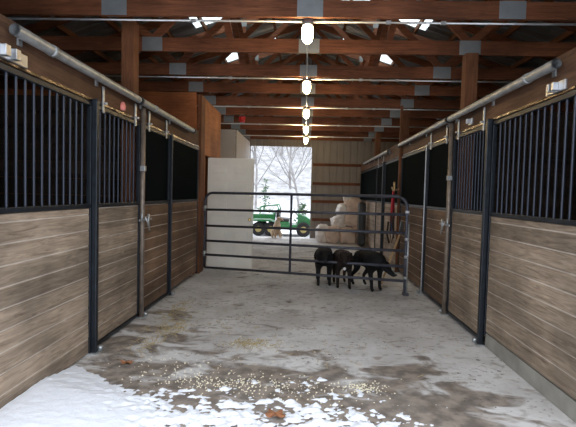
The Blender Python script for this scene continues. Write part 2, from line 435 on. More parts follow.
stall('stall_door', 1, 5.855, 6.955, 'right stall door past the pipe post with solid dark mesh above boards', 'stall door', M_stall_far, bar_step=.2, backing=True, door=True, hangers=(6.05, 6.8))
stall('horse_stall', 1, 7.0, 8.82, 'right stall front behind the gate latch, dark mesh above brown boards', 'stall front', M_stall_far, bar_step=.3, backing=True)
stall('horse_stall', 1, 8.93, 10.6, 'right stall front behind the hanging red ropes, boards lightened as if lit, under dark mesh', 'stall front', M_stall_lit, bar_step=.3, backing=True)
stall('stall_door', 1, 10.68, 11.8, 'far right sliding stall door under the short second track', 'stall door', M_stall_lit, bar_step=.3, backing=True, door=True, hangers=(10.85, 11.6))
stall('horse_stall', 1, 11.86, 15.3, 'farthest right stall front behind the feed bags', 'stall front', M_stall_lit, bar_step=.4, backing=True)

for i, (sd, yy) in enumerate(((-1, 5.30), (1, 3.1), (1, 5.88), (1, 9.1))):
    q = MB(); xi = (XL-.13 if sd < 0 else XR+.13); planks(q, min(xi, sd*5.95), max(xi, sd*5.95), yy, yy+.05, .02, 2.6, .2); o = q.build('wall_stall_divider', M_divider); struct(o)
# posts standing between the fronts
def steel_post(side, y, label, m, r=.03, rnd=False, ztop=2.3, latch=False):
    X = (XL if side < 0 else XR)-side*.03
    t = thing('stall_post', label, 'post', (X, y, 0))
    q = MB()
    if rnd: q.tube([(X, y, 0), (X, y, ztop)], r, 14)
    else: q.box(X-r, X+r, y-r, y+r, 0, ztop, .006)
    q.build('shaft', m, t)
    q = MB(); q.box(X-.05, X+.05, y-.05, y+.05, 0, .012); q.tube([(X-side*.03, y+.06, .012), (X-side*.03, y+.06, .05)], .025, 10); q.build('floor_guide', M_galv, t)
    if latch:
        q = MB(); xx = X-side*.036
        q.box(min(xx, xx-side*.012), max(xx, xx-side*.012), y-.2, y+.2, 1.145, 1.17, .003)
        q.tube([(xx-side*.02, y-.16, 1.15), (xx-side*.02, y-.16, 1.24)], .012, 8); q.tube([(xx-side*.02, y+.05, 1.08), (xx-side*.02, y+.05, 1.22)], .016, 8)
        q.tube([(xx-side*.03, y-.08, 1.19), (xx-side*.05, y-.02, 1.1), (xx-side*.04, y+.03, 1.03)], .009, 6)
        q.build('latch', M_galv, t)
        q = MB(); q.box(X-.034, X+.034, y-.03, y+.03, 1.72, 1.78, .004); q.build('bracket', M_galv, t)
    return t
steel_post(-1, 3.99, 'black square steel post between the nearest left stall front and door', M_black, .025)
steel_post(1, 4.63, 'black square steel post between the nearest right stall front and door', M_black, .025)
M_rpipe = mat('rusty_pipe', (.23, .185, .15), .5, .4, var=.3, scale=10)
steel_post(-1, 5.17, 'weathered pipe post with bolt latch in the left stall row', M_rpipe, .028, True, 2.44, True)
steel_post(1, 5.81, 'weathered pipe post with bolt latch in the right stall row', M_rpipe, .028, True, 2.44, True)
steel_post(-1, 6.29, 'thin black post between the two far left mesh-topped stall panels', M_black, .016)
steel_post(1, 6.98, 'thin galvanised post between right mesh-topped panels near the gate latch', M_galv, .009)
steel_post(1, 8.88, 'slim brown pole rising past the gate latch where red ropes hang', M_post, .024, False, 3.26)
steel_post(1, 10.64, 'dark post seen through the gate between bags and hanging ropes', M_black, .035)

# big timber posts
def timber(x, y, label, ztop=ZT-.005, z0=0):
    q = MB(); q.box(x-.075, x+.075, y, y+.15, z0, ztop, .006); tag(q.build('timber_post', M_post), label, 'post')
timber(-2.06, 5.12, 'square timber post behind the left rail rising into the roof', 3.42)
timber(2.0, 5.66, 'square timber post behind the right rail, nearest on that side', ZT-.004)
timber(2.0, 9.3, 'middle timber post behind the right rail, beyond the slim pole')
timber(2.0, 12.75, 'farthest timber post behind the right rail near the back wall')
q = MB(); q.box(XL-.055, XL+.02, 8.1, 8.41, 0, 3.24, .005); tag(q.build('timber_post', M_post), 'wide timber post at the end of the left stalls beside gate hinge', 'post')

# header boards with a metal drip edge, and the round door tracks hung in front
def header(side, y0, y1, label):
    X = XL if side < 0 else XR
    t = thing('header_board', label, 'board', (X, (y0+y1)/2, ZB+.02))
    q = MB(); q.box(min(X, X+side*.04), max(X, X+side*.04), y0, y1, ZB+.02, 2.575, .005); q.build('board', M_header, t)
    q = MB(); q.box(min(X-side*.006, X), max(X-side*.006, X), y0+.4, y1, ZB+.022, ZB+.042); q.build('flashing', M_flash, t)
header(-1, YF+.02, 8.0, 'brown header board above the left stall bars')
header(1, YF+.02, 15.3, 'brown header board above the right stall bars')
def track(side, segs, label):
    X = (XL if side < 0 else XR)-side*.075
    y0, y1 = segs[0][0], segs[-1][1]
    t = thing('door_track', label, 'track', (X, (y0+y1)/2, 2.48))
    for a, c in segs:
        q = MB(); n = 16
        for r0, r1 in ((.036, .036), (.029, .029)): q.tube([(X, a, 2.485), (X, c, 2.485)], r0, n, cap=False)
        q.tube([(X, a, 2.485), (X, a+.45, 2.485)], .0385, n, cap=False)
        q.tube([(X, a+.4, 2.485), (X, a+.45, 2.485)], .042, n, cap=True)
        q.build('pipe', M_galv, t)
        y = a+.15
        while y < c:
            q = MB(); q.box(min(X, X+side*.075), max(X, X+side*.075), y-.02, y+.02, 2.515, 2.53); q.box(min(X+side*.06, X+side*.074), max(X+side*.06, X+side*.074), y-.02, y+.02, 2.43, 2.53)
            q.build('bracket', M_galv, t); y += 1.1
        q = MB(); q.tube([(X, c-.02, 2.485), (X, c+.03, 2.485)], .045, n); q.build('end_stop', M_black, t)
track(-1, [(2.80, 4.93), (5.0, 7.31)], 'long round galvanised door track above the left stalls')
track(1, [(3.36, 5.78), (5.85, 8.78)], 'long round galvanised door track above the right stalls')
track(1, [(9.95, 14.0)], 'short far galvanised door track high above the feed bags')
# trolley hardware shining on the headers
def clip(side, y0, y1, z0, z1, m, label, name='track_bracket'):
    X = XL if side < 0 else XR
    t = thing(name, label, 'bracket', (X-side*.01, (y0+y1)/2, z0))
    q = MB(); q.box(min(X-side*.02, X-.0*side), max(X-side*.02, X-.0*side), y0, y1, z0, z1, .004); q.build('plate', m, t)
    for f in (.3, .55):
        q = MB(); q.box(min(X-side*.06, X-side*.02), max(X-side*.06, X-side*.02), y0+(y1-y0)*f, y0+(y1-y0)*(f+.12), z0+.012, z1-.005, .003); q.build('clamp', m, t)
    q = MB(); q.tube([(X-side*.03, y0+(y1-y0)*.8, (z0+z1)/2), (X-side*.035, y0+(y1-y0)*.8, (z0+z1)/2)], .012, 8); q.build('bolt', m, t)
clip(-1, 2.62, 3.02, 2.30, 2.385, M_bright, 'shiny metal bracket on the left header at the picture edge')
clip(1, 3.34, 3.60, 2.30, 2.375, M_bright, 'shiny metal bracket on the right header below the track end')
clip(1, 5.15, 5.26, 2.33, 2.40, M_bright, 'small bright square clip on the right header between door hangers')
q = MB(); q.lathe((XL+.015, 4.62, 2.36), [(.005, -.045), (.028, -.04), (.032, 0), (.02, .035), (.005, .045)], 12); tag(q.build('reflector', mat('reflector', (.75, .25, .2), .25)), 'small red and white reflector on the left header board', 'reflector')

# ------------------------------------------------------------------ trusses
words = ['nearest', 'second', 'third', 'fourth', 'fifth', 'sixth', 'seventh', 'eighth', 'ninth', 'tenth']
extra = ['with the first lamp below it', 'just beyond the first lamp', 'carrying the second lamp', 'above the gate hinge post', 'carrying the third lamp', 'above the tack room end', 'carrying the fourth lamp', 'above the white siding corner', 'carrying the farthest lamp', 'against the back wall over the doorway']
TY = [4.63+1.15*i for i in range(9)]+[14.95]
for i, y in enumerate(TY):
    t = thing('roof_truss', '%s timber roof truss from the front, %s' % (words[i], extra[i]), 'truss', (0, y, ZT), 'roof trusses over the aisle')
    w = .04
    q = MB(); q.beam((-HALF+.06, y, ZT+.085), (HALF-.06, y, ZT+.085), w, .17); q.build('bottom_chord', M_truss, t)
    tz = lambda x: RZ-.10-abs(x)*PITCH-.075
    for s in (-1, 1):
        q = MB(); q.beam((s*(HALF-.1), y, tz(HALF-.1)), (0, y, tz(0)), w, .13); q.build('top_chord', M_truss, t)
        q = MB(); q.beam((s*2.0, y+.002, ZT+.15), (s*.03, y+.002, tz(0)-.03), w*.9, .09); q.build('web', M_truss, t)
        q = MB(); q.beam((s*2.0, y-.002, ZT+.15), (s*3.1, y-.002, tz(3.1)-.03), w*.9, .09); q.build('web', M_truss, t)
        q = MB(); q.beam((s*1.0, y-.003, ZT+.15), (s*1.35, y-.003, tz(1.35)-.03), w*.8, .085); q.build('web', M_truss, t)
    for x in (-2, 0, 2):
        q = MB(); q.box(x-.13, x+.13, y-w/2-.003, y-w/2+.001, ZT+.0, ZT+.175); q.box(x-.13, x+.13, y+w/2-.001, y+w/2+.003, ZT+.0, ZT+.175); q.build('gusset_plate', M_plate, t)
    for s in (-1, 1):
        q = MB(); q.box(s*1.35-.08, s*1.35+.08, y-w/2-.003, y-w/2+.001, tz(1.35)-.08, tz(1.35)+.05); q.build('gusset_plate', M_plate, t)
# purlins
for s in (-1, 1):
    for i in range(9):
        x = s*(.12+i*.66)
        q = MB(); q.box(x-.019, x+.019, YF, YB-.01, roofz(x)-.105, roofz(x)-.012)
        nm = ['ridge', 'second', 'third', 'fourth', 'fifth', 'sixth', 'seventh', 'eighth', 'lowest'][i]
        tag(q.build('roof_purlin', M_purlin), '%s roof purlin down the %s slope above the trusses' % (nm, 'left' if s < 0 else 'right'), 'purlin', 'roof purlins')

# lamps and conduits
lampY = [4.63, 6.93, 9.23, 11.53, 13.83]
ll = ['nearest lit jar lamp hanging at the centre of the first truss', 'second lit jar lamp down the aisle', 'third lit jar lamp, in the middle of the row', 'fourth lit jar lamp, just before the farthest', 'farthest lit jar lamp, above the bright doorway']
for i, y in enumerate(lampY):
    yy = y+.06
    t = thing('ceiling_lamp', ll[i], 'lamp', (-.02, yy, ZT-.05), 'jar lamps along the aisle')
    q = MB(); q.lathe((-.02, yy, ZT-.06), [(.05, 0), (.055, .005), (.055, .05), (.04, .06)], 18); q.build('socket', M_socket, t)
    q = MB(); q.lathe((-.02, yy, ZT-.06), [(.044, .002), (.056, -.02), (.059, -.06), (.057, -.11), (.047, -.15), (.027, -.172), (.004, -.18)], 20); q.build('globe', M_lamp, t)
    q = MB(); q.tube([(-HALF+.3, yy, ZT-.018), (-.08, yy, ZT-.018)], .012, 8); q.tube([(.04, yy, ZT-.018), (HALF-.3, yy, ZT-.018)], .012, 8)
    for x in (-1.2, .8, 1.35): q.box(x-.025, x+.025, yy-.014, yy+.014, ZT-.035, ZT-.001)
    tag(q.build('conduit', M_conduit), 'thin pale conduit running across the aisle at the %s lamp' % ['nearest', 'second', 'third', 'fourth', 'farthest'][i], 'conduit', 'cross conduits')
q = MB(); q.tube([(-.02, 5.0, ZT-.016), (-.02, 13.6, ZT-.016)], .01, 8); tag(q.build('conduit', M_conduit), 'long conduit linking the jar lamps down the middle of the aisle', 'conduit')

# small red bucket hanging under a truss chord
t = thing('hanging_bucket', 'small red bucket hanging under a truss near the left plywood wall', 'bucket', (-1.48, 10.3, 3.1))
q = MB(); q.lathe((-1.48, 10.3, 3.1), [(.06, 0), (.085, .12), (.08, .12), (.055, .01)], 16); q.build('body', M_redp, t)
q = MB(); q.tube([(-1.565, 10.3, 3.21), (-1.52, 10.3, 3.26), (-1.48, 10.3, 3.275), (-1.44, 10.3, 3.26), (-1.395, 10.3, 3.21)], .005, 6); q.build('handle', M_galv, t)

# ------------------------------------------------------------------ white panel door swung open into the aisle
t = bpy.data.objects.new('door_1', None); COL.objects.link(t); t.location = (-1.9, 8.8, 0); struct(t)
t['label'] = 'white raised-panel door swung open behind the gate'
q = MB(); q.box(-1.9, -1.0, 8.70, 8.74, .012, 2.16, .004)
for xc in (-1.67, -1.23):
    for z0, z1 in ((.2, .82), (1.02, 1.68), (1.84, 2.02)):
        a, c = xc-.15, xc+.15
        q.box(a, c, 8.692, 8.70, z0, z1, .006); q.box(a+.03, c-.03, 8.686, 8.695, z0+.03, z1-.03, .006)
d = q.build('door_leaf', M_whitedoor, t)
q = MB(); q.lathe((-1.06, 8.70, .98), [(.03, 0), (.03, -.008), (.012, -.012), (.012, -.035), (.03, -.045), (.03, -.06), (.012, -.07)], 14, axis='y'); q.build('door_knob', M_brass, t)

# ------------------------------------------------------------------ tubular gate
A = Vector((-1.85, 8.30, 0)); E_ = Vector((1.50, 6.65, 0)); GL = (E_-A).length; gd = (E_-A)/GL
zl = [1.48, 1.17, .87, .59, .33, .09]; zr = [1.50, 1.235, .965, .70, .47, .255]
def gp(u, k, dz=0): return A+gd*(u*GL)+Vector((0, 0, zl[k]*(1-u)+zr[k]*u+dz))
t = thing('metal_gate', 'dark six-bar tubular steel gate swung across the aisle', 'gate', A)
q = MB()
arc = []
def corner(u0, z0, su):
    c = []
    for k in range(7):
        a = k/6*PI/2; c.append((u0+su*.05*(math.sin(a)), .16*(1-math.cos(a))))
    return c
pts = [gp(.0, 5)]+[gp(0, 5)+Vector((0, 0, h)) for h in (.4, .8, 1.2)]
for k in range(7):
    a = k/6*PI/2; pts.append(gp(.045*(1-math.cos(a)), 0, -.16*(1-math.sin(a))))
for u in (.2, .4, .6, .8): pts.append(gp(u, 0))
for k in range(7):
    a = PI/2-k/6*PI/2; pts.append(gp(1-.045*(1-math.cos(a)), 0, -.16*(1-math.sin(a))))
pts += [gp(1, 5)+Vector((0, 0, h)) for h in (.9, .6, .3)]+[gp(1, 5)]
q.tube(pts, .0235, 12); q.build('outer_frame', M_gate, t)
for k in range(1, 6):
    q = MB(); q.tube([gp(.005, k), gp(.5, k), gp(.995, k)], .0215, 12); q.build('rail', M_gate, t)
q = MB(); c0, c1 = gp(.485, 0), gp(.485, 5); q.beam(c0, c1, .035, .02, up=(gd.y, -gd.x, 0)); q.build('brace', M_gate, t)
for z in (.35, 1.2):
    q = MB(); p = A+Vector((0, 0, z)); q.tube([p+Vector((0, 0, -.05)), p+Vector((0, 0, .05))], .032, 10); q.tube([p, p+Vector((-.05, .03, 0))], .014, 8); q.build('hinge', M_galv, t)
q = MB(); p = gp(1, 5)
q.tube([p+Vector((.028, -.012, -.20)), p+Vector((.028, -.012, .85))], .014, 8)
for z in (.05, .36, .62): q.lathe(p+Vector((.01, -.004, z)), [(.034, -.02), (.036, 0), (.034, .02)], 10)
q.build('drop_bolt', M_galv, t)
q = MB(); q.box(p.x-.03, p.x+.06, p.y-.05, p.y+.04, p.z-.21, p.z-.17, .01); q.tube([p+Vector((0, 0, -.19)), p], .02, 8); q.build('foot', M_gate, t)
q = MB(); u = gp(1, 1); q.box(u.x-.03, u.x+.03, u.y-.035, u.y-.022, u.z+.02, u.z+.06, .004); q.build('latch_plate', M_bright, t)

# ------------------------------------------------------------------ dogs
def skin(name, verts, edges, M, mat_, parent, sub=2):
    me = bpy.data.meshes.new(name)
    me.from_pydata([M @ Vector(v[:3]) for v in verts], edges, [])
    o = bpy.data.objects.new(name, me); COL.objects.link(o)
    md = o.modifiers.new('s', 'SKIN'); md.use_smooth_shade = True
    for i, v in enumerate(verts):
        sv = me.skin_vertices[0].data[i]; r = v[3]
        sv.radius = r if isinstance(r, tuple) else (r, r); sv.use_root = (i == 0)
    m2 = o.modifiers.new('d', 'SUBSURF'); m2.levels = sub; m2.render_levels = sub
    bpy.context.view_layer.update()
    ev = o.evaluated_get(bpy.context.evaluated_depsgraph_get())
    out = bpy.data.meshes.new_from_object(ev); bpy.data.objects.remove(o)
    for p in out.polygons: p.use_smooth = True
    out.name = name
    return link(name, out, mat_, parent)
def dog(label, loc, rz, coat, sc=1., pose='stand', headturn=0., head_drop=0., head=None, bulk=1., collar=None, legshift=0.):
    loc = Vector(loc)
    t = thing('dog', label, 'dog', loc)
    M = Matrix.Translation(loc) @ Matrix.Rotation(rz, 4, 'Z') @ Matrix.Scale(sc, 4)
    V, E = [], []
    def add(p, r, par=None):
        V.append((*p, r))
        if par is not None: E.append((par, len(V)-1))
        return len(V)-1
    k = bulk
    if pose == 'stand':
        pel = add((0, .27, .475), .105*k)
        bel = add((0, .06, .455), .112*k, pel); che = add((0, -.16, .445), .128*k, bel)
        add((0, -.13, .345), .115*k, che); add((0, .07, .355), .105*k, bel)
        hip = add((0, .36, .46), .07*k, pel)
        nb = add((0, -.26, .53-head_drop*.2), .09*k, che)
        hc = Vector((.03*headturn, -.37-.05*min(1, head_drop*3), .655-head_drop))
        if head: hc = Vector(head)
        nk = add(((hc.x)*.5, (-.26+hc.y)/2 if head else -.315, (.53+hc.z)/2+.01-head_drop*.08), .075, nb)
        tl = add((0, .42, .44), .03, hip); tl2 = add((.02, .48, .34), .022, tl); add((.03, .50, .24), .012, tl2)
        for s in (-1, 1):
            d = legshift*s
            a = add((s*.075, -.17, .37), .062*k, che); b2 = add((s*.09, -.14+d*.4, .28), .043, a)
            c = add((s*.088, -.165+d, .14), .029, b2); e = add((s*.088, -.17+d, .05), .025, c); add((s*.09, -.215+d, .024), (.03, .022), e)
            a = add((s*.075, .27, .40), .082*k, pel); b2 = add((s*.095, .19-d*.5, .29), .05, a)
            c = add((s*.09, .35-d, .16), .027, b2); e = add((s*.09, .325-d, .05), .024, c); add((s*.09, .275-d, .024), (.03, .022), e)
    else:   # sitting
        pel = add((0, .14, .14), .115*k)
        bel = add((0, .06, .27), .115*k, pel); che = add((0, -.05, .40), .112*k, bel)
        nb = add((0, -.08, .50), .085*k, che); hc = Vector((.03*headturn, -.14, .645))
        nk = add((0, -.10, .57), .075, nb)
        tl = add((0, .26, .05), .035, pel); tl2 = add((.06, .38, .03), .03, tl); add((.15, .46, .03), .02, tl2)
        for s in (-1, 1):
            a = add((s*.075, -.07, .34), .055, che); b2 = add((s*.08, -.09, .22), .04, a); c = add((s*.075, -.11, .10), .03, b2); add((s*.075, -.15, .028), (.032, .026), c)
            a = add((s*.13, .06, .17), .075, pel); b2 = add((s*.15, -.04, .10), .05, a); c = add((s*.14, .04, .035), .033, b2); add((s*.14, -.07, .03), (.034, .028), c)
    # head
    ang = headturn; fx, fy = math.sin(ang), -math.cos(ang)
    dn = -.12-head_drop*1.3
    F = Vector((fx, fy, dn)).normalized(); Rr = Vector((-fy, fx, 0)).normalized()
    sk = add(hc, (.078, .075), nk)
    st = add(hc+F*.075+Vector((0, 0, -.012)), (.052, .048), sk); mz = add(hc+F*.13+Vector((0, 0, -.022)), (.04, .036), st); add(hc+F*.172+Vector((0, 0, -.024)), (.031, .028), mz)
    for s in (-1, 1):
        e1 = add(hc+Rr*s*.078+Vector((0, 0, .04))-F*.015, .026, sk); add(hc+Rr*s*.10+Vector((0, 0, -.045))-F*.005, (.030, .016), e1)
    body = skin('body', V, E, M, coat, t)
    q = MB(); q.ball(M @ (hc+F*.176+Vector((0, 0, -.008))), .019*sc, sub=2); q.build('nose', M_nose, t)
    for s in (-1, 1):
        q = MB(); q.ball(M @ (hc+F*.068+Rr*s*.036+Vector((0, 0, .028))), .011*sc, sub=2); q.build('eye', M_eye, t)
    if collar:
        cpt = Vector((hc.x*.5, V[nk][1], V[nk][2])); ax = (hc-Vector((0, V[nb][1], V[nb][2]))).normalized(); o1 = ax.orthogonal().normalized(); o2 = ax.cross(o1)
        q = MB(); pts = [M @ (cpt+(o1*math.cos(a)+o2*math.sin(a))*.083) for a in [2*PI*j/20 for j in range(21)]]; q.tube(pts, .011*sc, 6); q.build('collar', M_collar, t)
        q = MB(); q.ball(M @ (Vector((-.01, -.30, .335))), .024*sc, (1, .4, 1)); q.build('tag', collar, t)
    return t
dog('black dog facing the camera, leftmost of the three behind the gate', (.345, 7.52, 0), 0, M_bdog, 1.05, bulk=1.35, head_drop=.14, legshift=.02)
dog('brownish black dog with a white collar tag, middle of the three behind the gate', (.64, 7.35, 0), .06, M_bdog2, 1.03, bulk=1.1, head_drop=.125, headturn=-.25, collar=M_tag, legshift=-.03)
dog('black dog with lowered head turned right, rightmost behind the gate', (1.07, 7.22, 0), .42, M_bdog, 1.06, bulk=1.3, head=(.05, -.33, .37), head_drop=.26, headturn=.55, legshift=.03)
dog('cream long-haired dog sitting in the far doorway', (-.93, 15.1, 0), .35, M_gdog, 1.02, pose='sit', headturn=.9, bulk=1.2)

# ------------------------------------------------------------------ feed bags
def bag(label, c, size, m, rot=(0, 0, 0), seed=0, ears=True, name='feed_bag'):
    c = Vector(c); R = Matrix.Rotation(rot[2], 3, 'Z') @ Matrix.Rotation(rot[1], 3, 'Y') @ Matrix.Rotation(rot[0], 3, 'X')
    t = bmesh.new(); bmesh.ops.create_cube(t, size=2); bmesh.ops.subdivide_edges(t, edges=t.edges[:], cuts=13, use_grid_fill=True)
    for v in t.verts:
        p = v.co.copy()
        n = p.normalized()*1.25
        p = p.lerp(n, .38)
        pin = 1-.35*abs(p.x)**4
        p.z *= pin; p.y *= 1-.1*abs(p.x)**4
        w = noise.noise(Vector((p.x*2.2+seed*7, p.y*2.2, p.z*2.2)))*.15+noise.noise(Vector((p.x*5+seed*3, p.y*5, p.z*5)))*.07
        p *= 1+w
        v.co = c+R @ Vector((p.x*size[0]/2*.95, p.y*size[1]/2, p.z*size[2]/2))
    if ears:
        pass
    for f in t.faces: f.smooth = True
    b = MB(); b.merge(t)
    th = tag(b.build(name, m), label, 'bag', 'feed bags stacked at the back'); return th
BY = 14.35
bag('small white bag at the left foot of the bag pile', (.58, BY-.1, .27), (.42, .40, .54), M_bagw, (0, 0, .2), 1)
bag('rounded tan bag second from left on the floor of the pile', (.90, BY-.35, .26), (.46, .40, .52), M_bag, (0, 0, -.1), 2)
bag('large tan bag on the floor right of the rounded bag', (1.33, BY-.25, .24), (.56, .5, .48), M_bag, (0, 0, .1), 3)
bag('tan bag upright at the right foot of the bag pile', (1.68, BY-.05, .30), (.30, .5, .60), M_bag, (0, 0, 0), 4)
bag('crumpled white bag slumped on the lower tan bags', (1.10, BY-.05, .66), (.50, .46, .36), M_bagw, (0, -.25, .2), 5)
bag('tan bag with pink tinge midway up the right of the pile', (1.50, BY-.05, .76), (.56, .5, .42), M_bag, (0, .05, -.1), 6)
bag('white cornered bag leaning on the upper left of the pile', (1.22, BY-.02, 1.02), (.38, .42, .40), M_bagw, (0, .3, .3), 7)
bag('topmost tan bag of the pile', (1.52, BY, 1.18), (.56, .48, .44), M_bag, (0, -.1, .1), 8)
bag('small white bag end tucked on top of the pile', (1.34, BY-.02, 1.40), (.26, .3, .2), M_bagw, (0, .2, 0), 9)
q = MB(); t_ = bmesh.new(); bmesh.ops.create_cube(t_, size=2); bmesh.ops.subdivide_edges(t_, edges=t_.edges[:], cuts=9, use_grid_fill=True)
for v in t_.verts:
    p = v.co.copy(); p = p.lerp(Vector((p.x, p.y, p.z)).normalized()*1.2, .2); w = 1+noise.noise(Vector((p.x*3, p.y*3, p.z*5)))*.14
    v.co = Vector((1.68+p.x*.10*w, 13.3+p.y*.18*w, .66+p.z*.64))
for f in t_.faces: f.smooth = True
q.merge(t_); tag(q.build('tarp_bundle', M_tarp), 'tall dark wrapped bundle standing right of the bag pile', 'bundle')

# ------------------------------------------------------------------ ropes and tool on the right
t = rope_x = -.06
t = thing('lead_rope', 'red lead rope and dark halter straps hanging on the slim brown pole', 'rope', (1.77, 8.82, 1.62))
q = MB()
for k, dx in enumerate((-.02, .0, .025)):
    q.tube([(1.775+dx*.3, 8.84+dx, 1.60), (1.765+dx, 8.82+dx*2, 1.35), (1.76+dx*1.4, 8.80+dx, 1.08), (1.755+dx*.6, 8.79, .86+.07*k)], [.018, .022, .02, .014], 8)
q.build('rope', M_red, t)
q = MB(); q.tube([(1.78, 8.85, 1.60), (1.74, 8.78, 1.2), (1.71, 8.72, .8), (1.74, 8.68, .6), (1.78, 8.7, .8), (1.77, 8.76, 1.2)], .014, 6)
q.tube([(1.77, 8.74, 1.22), (1.73, 8.6, .95), (1.76, 8.6, .7)], .016, 6); q.tube([(1.70, 8.85, 1.0), (1.69, 8.9, .75), (1.73, 8.86, .58)], .02, 6); q.build('halter', M_strap, t)
q = MB(); q.tube([(1.73, 8.75, .98), (1.735, 8.74, .78)], .022, 6); q.build('blue_strap', M_blue, t)
q = MB(); q.tube([(1.89, 8.87, 1.64), (1.76, 8.84, 1.62), (1.74, 8.84, 1.68)], .014, 8); q.tube([(1.79, 8.84, 1.6), (1.79, 8.84, 1.78)], .022, 8); q.build('hook', M_handle, t)
t.location.x += rope_x
t = thing('stable_fork', 'tool with pale wooden handle leaning on the right stall boards beyond the gate', 'tool', (1.35, 7.55, 0))
q = MB(); q.tube([(1.33, 7.62, .02), (1.76, 8.25, .86)], .018, 10); q.build('handle', M_handle, t)
q = MB(); q.beam((1.755, 8.24, .84), (1.80, 8.33, 1.02), .16, .012, up=(.8, -.5, .1)); q.build('blade', M_blade, t)

# ------------------------------------------------------------------ utility vehicle in the yard
vx, vy, g = -1.0, 17.1, -.14
t = thing('utility_vehicle', 'green six-wheeled utility vehicle parked in the snow beyond the doorway', 'vehicle', (vx, vy, g))
def vb(name, m, boxes, bev=.03):
    q = MB()
    for bx in boxes: q.box(vx+bx[0], vx+bx[1], vy+bx[2], vy+bx[3], g+bx[4], g+bx[5], bev)
    return q.build(name, m, t)
vb('chassis', M_seat, [(-1.1, 1.15, .15, 1.15, .26, .40)])
vb('cargo_box', M_green, [(-1.15, -.12, 0, 1.3, .56, .62), (-1.15, -.12, 0, .04, .6, .84), (-1.15, -.12, 1.26, 1.3, .6, .84), (-1.15, -1.11, 0, 1.3, .6, .84), (-.16, -.12, 0, 1.3, .6, .98)], .01)
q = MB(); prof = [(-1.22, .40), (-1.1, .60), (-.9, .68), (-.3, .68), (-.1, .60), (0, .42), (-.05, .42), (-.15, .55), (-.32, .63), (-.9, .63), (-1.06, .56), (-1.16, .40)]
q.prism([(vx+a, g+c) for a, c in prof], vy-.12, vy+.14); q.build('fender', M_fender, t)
vb('seat', M_seat, [(-.05, .40, .12, 1.18, .55, .68), (-.08, .04, .12, 1.18, .66, 1.02)])
vb('body_side', M_green, [(-.1, 1.25, .05, 1.25, .34, .46), (-.06, .42, .06, 1.24, .44, .56)])
q = MB(); q.prism([(vx+.72, g+.44), (vx+1.3, g+.40), (vx+1.32, g+.60), (vx+1.05, g+.78), (vx+.74, g+.86)], vy+.1, vy+1.2); q.build('hood', M_green, t)
q = MB(); q.tube([(vx+.73, vy+.38, g+.82), (vx+.58, vy+.38, g+.95)], .02, 8); q.tube([(vx+.56+.06*math.sin(a), vy+.38+.16*math.cos(a), g+.95+.14*math.sin(a)) for a in [2*PI*j/18 for j in range(19)]], .014, 6); q.build('steering_wheel', M_seat, t)
q = MB()
fr = [(-.75, .62), (-.66, 1.12), (-.05, 1.20), (.03, .98)]
for yy in (.02, 1.28): q.tube([(vx+a, vy+yy, g+c) for a, c in fr], .03, 8)
for a, c in fr[1:3]: q.tube([(vx+a, vy+.02, g+c), (vx+a, vy+1.28, g+c)], .03, 8)
q.build('roll_frame', M_green, t)
q = MB(); q.box(vx+.7, vx+.72, vy+.15, vy+1.15, g+.84, g+1.08); q.build('windscreen', M_glass, t)
for (wx, r) in ((-.75, .27), (-.28, .27), (.97, .28)):
    for yy in (-.04, 1.16):
        q = MB(); q.lathe((vx+wx, vy+yy, g+r), [(r*.55, -.02), (r*.9, -.02), (r, .02), (r, .2), (r*.9, .24), (r*.55, .24)], 22, axis='y'); w_ = q.build('wheel', M_tyre, t)
        q = MB(); q.lathe((vx+wx, vy+yy, g+r), [(.03, -.03), (r*.4, -.028), (r*.52, -.006), (r*.5, .22), (.03, .23)], 18, axis='y'); q.build('hub', M_yellow, w_)
vb('bumper', M_black, [(1.28, 1.36, .25, 1.05, .36, .52)])
q = MB(); q.lathe((vx-1.19, vy-.02, g+.56), [(.05, 0), (.06, -.02), (.02, -.03)], 12, axis='y'); q.build('reflector', M_bright, t)
q = MB(); q.ball((vx-.62, vy+.65, g+.66), .42, (1.05, 1.2, .62), 3, .3, 4); q.bm.verts.ensure_lookup_table()
for v in q.bm.verts: v.co.z = max(v.co.z, g+.625)
tag(q.build('snow_load', M_snow), 'heap of snow lying in the green vehicle cargo box', 'snow', kind='stuff')

# ------------------------------------------------------------------ trees outside
def tree(x, y, h, seed, label, spread=.55):
    rnd = random.Random(seed); z0 = -.2+max(0, y-26)**1.25*.16-.6*min(1, max(0, (y-24)/10))
    q = MB()
    def grow(p, d, L, r, dep):
        pts = [p]; n = 4
        for i in range(n):
            d = (d+Vector((rnd.uniform(-.16, .16), rnd.uniform(-.16, .16), rnd.uniform(-.02, .10)))).normalized(); pts.append(pts[-1]+d*L/n)
        q.tube(pts, [r*(1-.5*i/n) for i in range(n+1)], 5 if dep < 2 else 3, cap=False)
        if dep >= 4: return
        for i in range((9, 6, 5, 4)[dep]):
            f = rnd.uniform(.2, 1); k = min(int(f*n), n-1); bp = pts[k].lerp(pts[k+1], f*n-k)
            a = rnd.uniform(0, 2*PI); side = Vector((math.cos(a), math.sin(a), rnd.uniform(-.1, .5)))
            grow(bp, (d*.55+side*spread*1.2).normalized(), L*rnd.uniform(.42, .68), r*.48*(1-.3*f), dep+1)
    grow(Vector((x, y, z0)), Vector((rnd.uniform(-.08, .08), rnd.uniform(-.05, .05), 1)), h*.62, h*.0105, 0)
    tag(q.build('bare_tree', M_bark), label, 'tree', 'bare trees beyond the doorway')
tree(-3.2, 29, 9, 1, 'bare tree at the left of the doorway view on the snowy slope')
tree(-1.1, 34, 10, 2, 'bare tree in the middle of the doorway view behind the vehicle')
tree(-.3, 27, 8, 3, 'bare tree at the right of the doorway view nearest the yard')
tree(-4.4, 40, 12, 4, 'tall bare tree far up the slope at left in the doorway', .6)
tree(-2.4, 43, 11, 5, 'bare tree far up the slope in the middle of the doorway', .6)
tree(-.4, 46, 12, 6, 'bare tree far up the slope at right in the doorway', .6)
